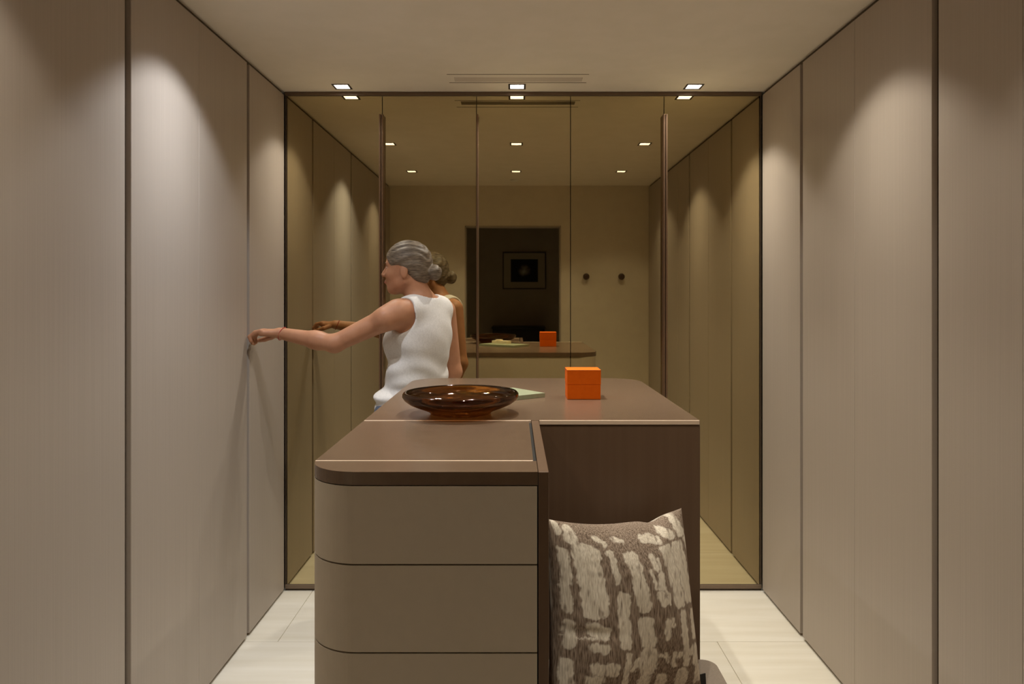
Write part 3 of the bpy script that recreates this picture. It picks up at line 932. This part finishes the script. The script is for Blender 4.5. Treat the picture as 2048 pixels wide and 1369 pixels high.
def child(name, fd_or_me, m, lab=None):
    me_ = fd_or_me.mesh(name) if isinstance(fd_or_me, Field) else fd_or_me
    o = link(name, me_, m, person)
    if lab: o['label'] = lab
    return o

# tank top
tf = Field((-0.70, 2.84, 0.86), (-0.16, 3.34, 1.46), 0.0045)
torso(tf, 0.008, 0.035)
X, Y, Z = tf.coords()
ang = np.arctan2(Y - 3.085, X + 0.42)
bun = np.exp(-((Z - 0.985) / 0.055) ** 2)
tf.F -= (0.017 * bun * (0.75 + 0.5 * np.sin(2 * ang + 1.0)) + 0.009 * bun * np.sin(95 * Z + 1.5 * np.sin(2 * ang)) +
         0.0035 * np.exp(-((Z - 1.10) / 0.08) ** 2) * np.sin(70 * Z + 2.2 * np.cos(ang * 2)) +
         0.002 * np.sin(40 * Z + 5 * ang) * np.clip((1.33 - Z) / 0.1, 0, 1)).astype(np.float32)
hem = 0.928 + 0.012 * np.sin(3 * ang) 
tf.F = np.maximum(tf.F, (hem - Z).astype(np.float32))
tf.capsule(at(CH, 0.0, 0.158, 1.335), at(CH, 0.03, 0.30, 1.29), 0.072, 0.085, 0.006, 'sub')
tf.capsule(at(CH, -0.02, 0.168, 1.37), at(CH, 0.02, 0.30, 1.37), 0.055, 0.085, 0.006, 'sub')
tf.capsule(at(CH, 0.0, -0.160, 1.335), at(CH, 0.03, -0.30, 1.26), 0.072, 0.085, 0.006, 'sub')
tf.capsule(at(CH, -0.02, -0.170, 1.37), at(CH, 0.02, -0.30, 1.37), 0.055, 0.085, 0.006, 'sub')
tf.capsule(at(CH, 0.008, 0, 1.430), at(CH, 0.015, 0, 1.53), 0.076, 0.11, 0.006, 'sub')
tf.capsule(at(CH, 0.06, 0, 1.385), at(CH, 0.12, 0, 1.38), 0.060, 0.070, 0.006, 'sub')
child('tank_top', tf, M['cotton'])
# jeans
jf = Field((-0.72, 2.84, 0.05), (-0.20, 3.36, 1.03), 0.0055)
torso(jf, 0.006, 0.03); legs(jf, 0.012, 0.03)
X, Y, Z = jf.coords()
jf.F = np.maximum(jf.F, np.maximum((Z - 0.985), (0.075 - Z)).astype(np.float32) + 0 * jf.F)
child('jeans', jf, M['denim'])
# hair: swept back cap with a low bun
hf_ = Field((-0.62, 2.94, 1.40), (-0.28, 3.20, 1.68), 0.0036)
hf_.ellipsoid(hd(-0.010, 0, 0.032), HAX, (0.1015, 0.081, 0.0895), 0.01)
hf_.ellipsoid(hd(-0.058, 0, -0.010), HAX, (0.052, 0.062, 0.062), 0.02)
hf_.ellipsoid(hd(0.125, 0, -0.030), HAX, (0.098, 0.10, 0.090), 0.010, 'sub')
for s_ in (1, -1):
    hf_.ellipsoid(hd(0.045, 0.085 * s_, -0.050), HAX, (0.078, 0.042, 0.066), 0.016, 'sub')
hf_.ellipsoid(hd(-0.124, 0, -0.018), HAX, (0.030, 0.034, 0.034), 0.008)
X, Y, Z = hf_.coords()
q = (X - HC[0]) * hf[0] + (Y - HC[1]) * hf[1]
pl = (X - HC[0]) * hl[0] + (Y - HC[1]) * hl[1]
hf_.F -= (0.0016 * np.clip((0.055 - q) / 0.03, 0, 1) * np.sin(150 * (Z - HC[2]) + 55 * q + 4 * np.sin(60 * pl))).astype(np.float32)
hair = child('hair', hf_, M['hair'], 'grey-blond hair tied back in a low bun')
# eyes, brows, lips
def blob(name, c, ax, r, m, lab=None):
    bm = bmesh.new()
    bmesh.ops.create_uvsphere(bm, u_segments=20, v_segments=12, radius=1.0)
    for v in bm.verts:
        p = np.array(c) + ax[0] * v.co.x * r[0] + ax[1] * v.co.y * r[1] + ax[2] * v.co.z * r[2]
        v.co = Vector(p)
    o = finish(bm, name, m, person, smooth=True)
    return o
for s_ in (1, -1):
    e = blob('eye', hd(0.0690, 0.031 * s_, 0.004), HAX, (0.0105, 0.0125, 0.0085), M['eye'])
    i = blob('iris', hd(0.0758, 0.031 * s_, 0.004), HAX, (0.0042, 0.0055, 0.0055), M['iris'])
    i.parent = e
    blob('eyebrow', hd(0.0775, 0.031 * s_, 0.0225), HAX, (0.0075, 0.0170, 0.0030), M['brow'])
blob('lips', hd(0.0905, 0, -0.0585), HAX, (0.0075, 0.0200, 0.0065), M['lips'])
# shoes
for s_ in (1, -1):
    sf = Field(at(PE, 0.06, 0.10 * s_, 0.06) - np.array([0.20, 0.20, 0.062]), at(PE, 0.06, 0.10 * s_, 0.06) + np.array([0.20, 0.20, 0.07]), 0.005)
    sf.capsule(at(PE, -0.02, 0.10 * s_, 0.05), at(PE, 0.125, 0.108 * s_, 0.042), 0.045, 0.038, 0.02)
    sf.capsule(at(PE, -0.022, 0.10 * s_, 0.05), at(PE, -0.015, 0.10 * s_, 0.095), 0.045, 0.046, 0.02)
    X, Y, Z = sf.coords()
    sf.F = np.maximum(sf.F, np.maximum(Z - 0.100, 0.014 - Z).astype(np.float32) + 0 * sf.F)
    so = child('shoe', sf, M['shoe'])
    pa, pb = at(PE, -0.03, 0.10 * s_, 0), at(PE, 0.135, 0.108 * s_, 0)
    pts = []
    d_ = math.degrees(math.atan2(F_[1], F_[0]))
    pts += arc(pb[0], pb[1], 0.042, d_ - 90, d_ + 90, 12) + arc(pa[0], pa[1], 0.044, d_ + 90, d_ + 270, 12)
    prism('sole', M['sole'], pts, 0.0003, 0.0165, so, 0.003, 2)
# bracelet
dirw = (WRI - ELB) / np.linalg.norm(WRI - ELB)
bm = bmesh.new()
n1_ = np.cross(dirw, U_); n1_ /= np.linalg.norm(n1_); n2_ = np.cross(dirw, n1_)
cb = WRI - dirw * 0.012
rows_ = []
for i in range(28):
    a = 2 * math.pi * i / 28
    c = cb + (n1_ * math.cos(a) + n2_ * math.sin(a)) * 0.0275 + dirw * 0.006 * math.sin(a)
    rows_.append([bm.verts.new(Vector(c + (n1_ * math.cos(a) + n2_ * math.sin(a)) * 0.002 * math.cos(b) + dirw * 0.002 * math.sin(b))) for b in (0, 2.09, 4.19)])
for i in range(28):
    for j in range(3):
        bm.faces.new((rows_[i][j], rows_[(i + 1) % 28][j], rows_[(i + 1) % 28][(j + 1) % 3], rows_[i][(j + 1) % 3]))
br = finish(bm, 'bracelet', M['red'], person, smooth=True)
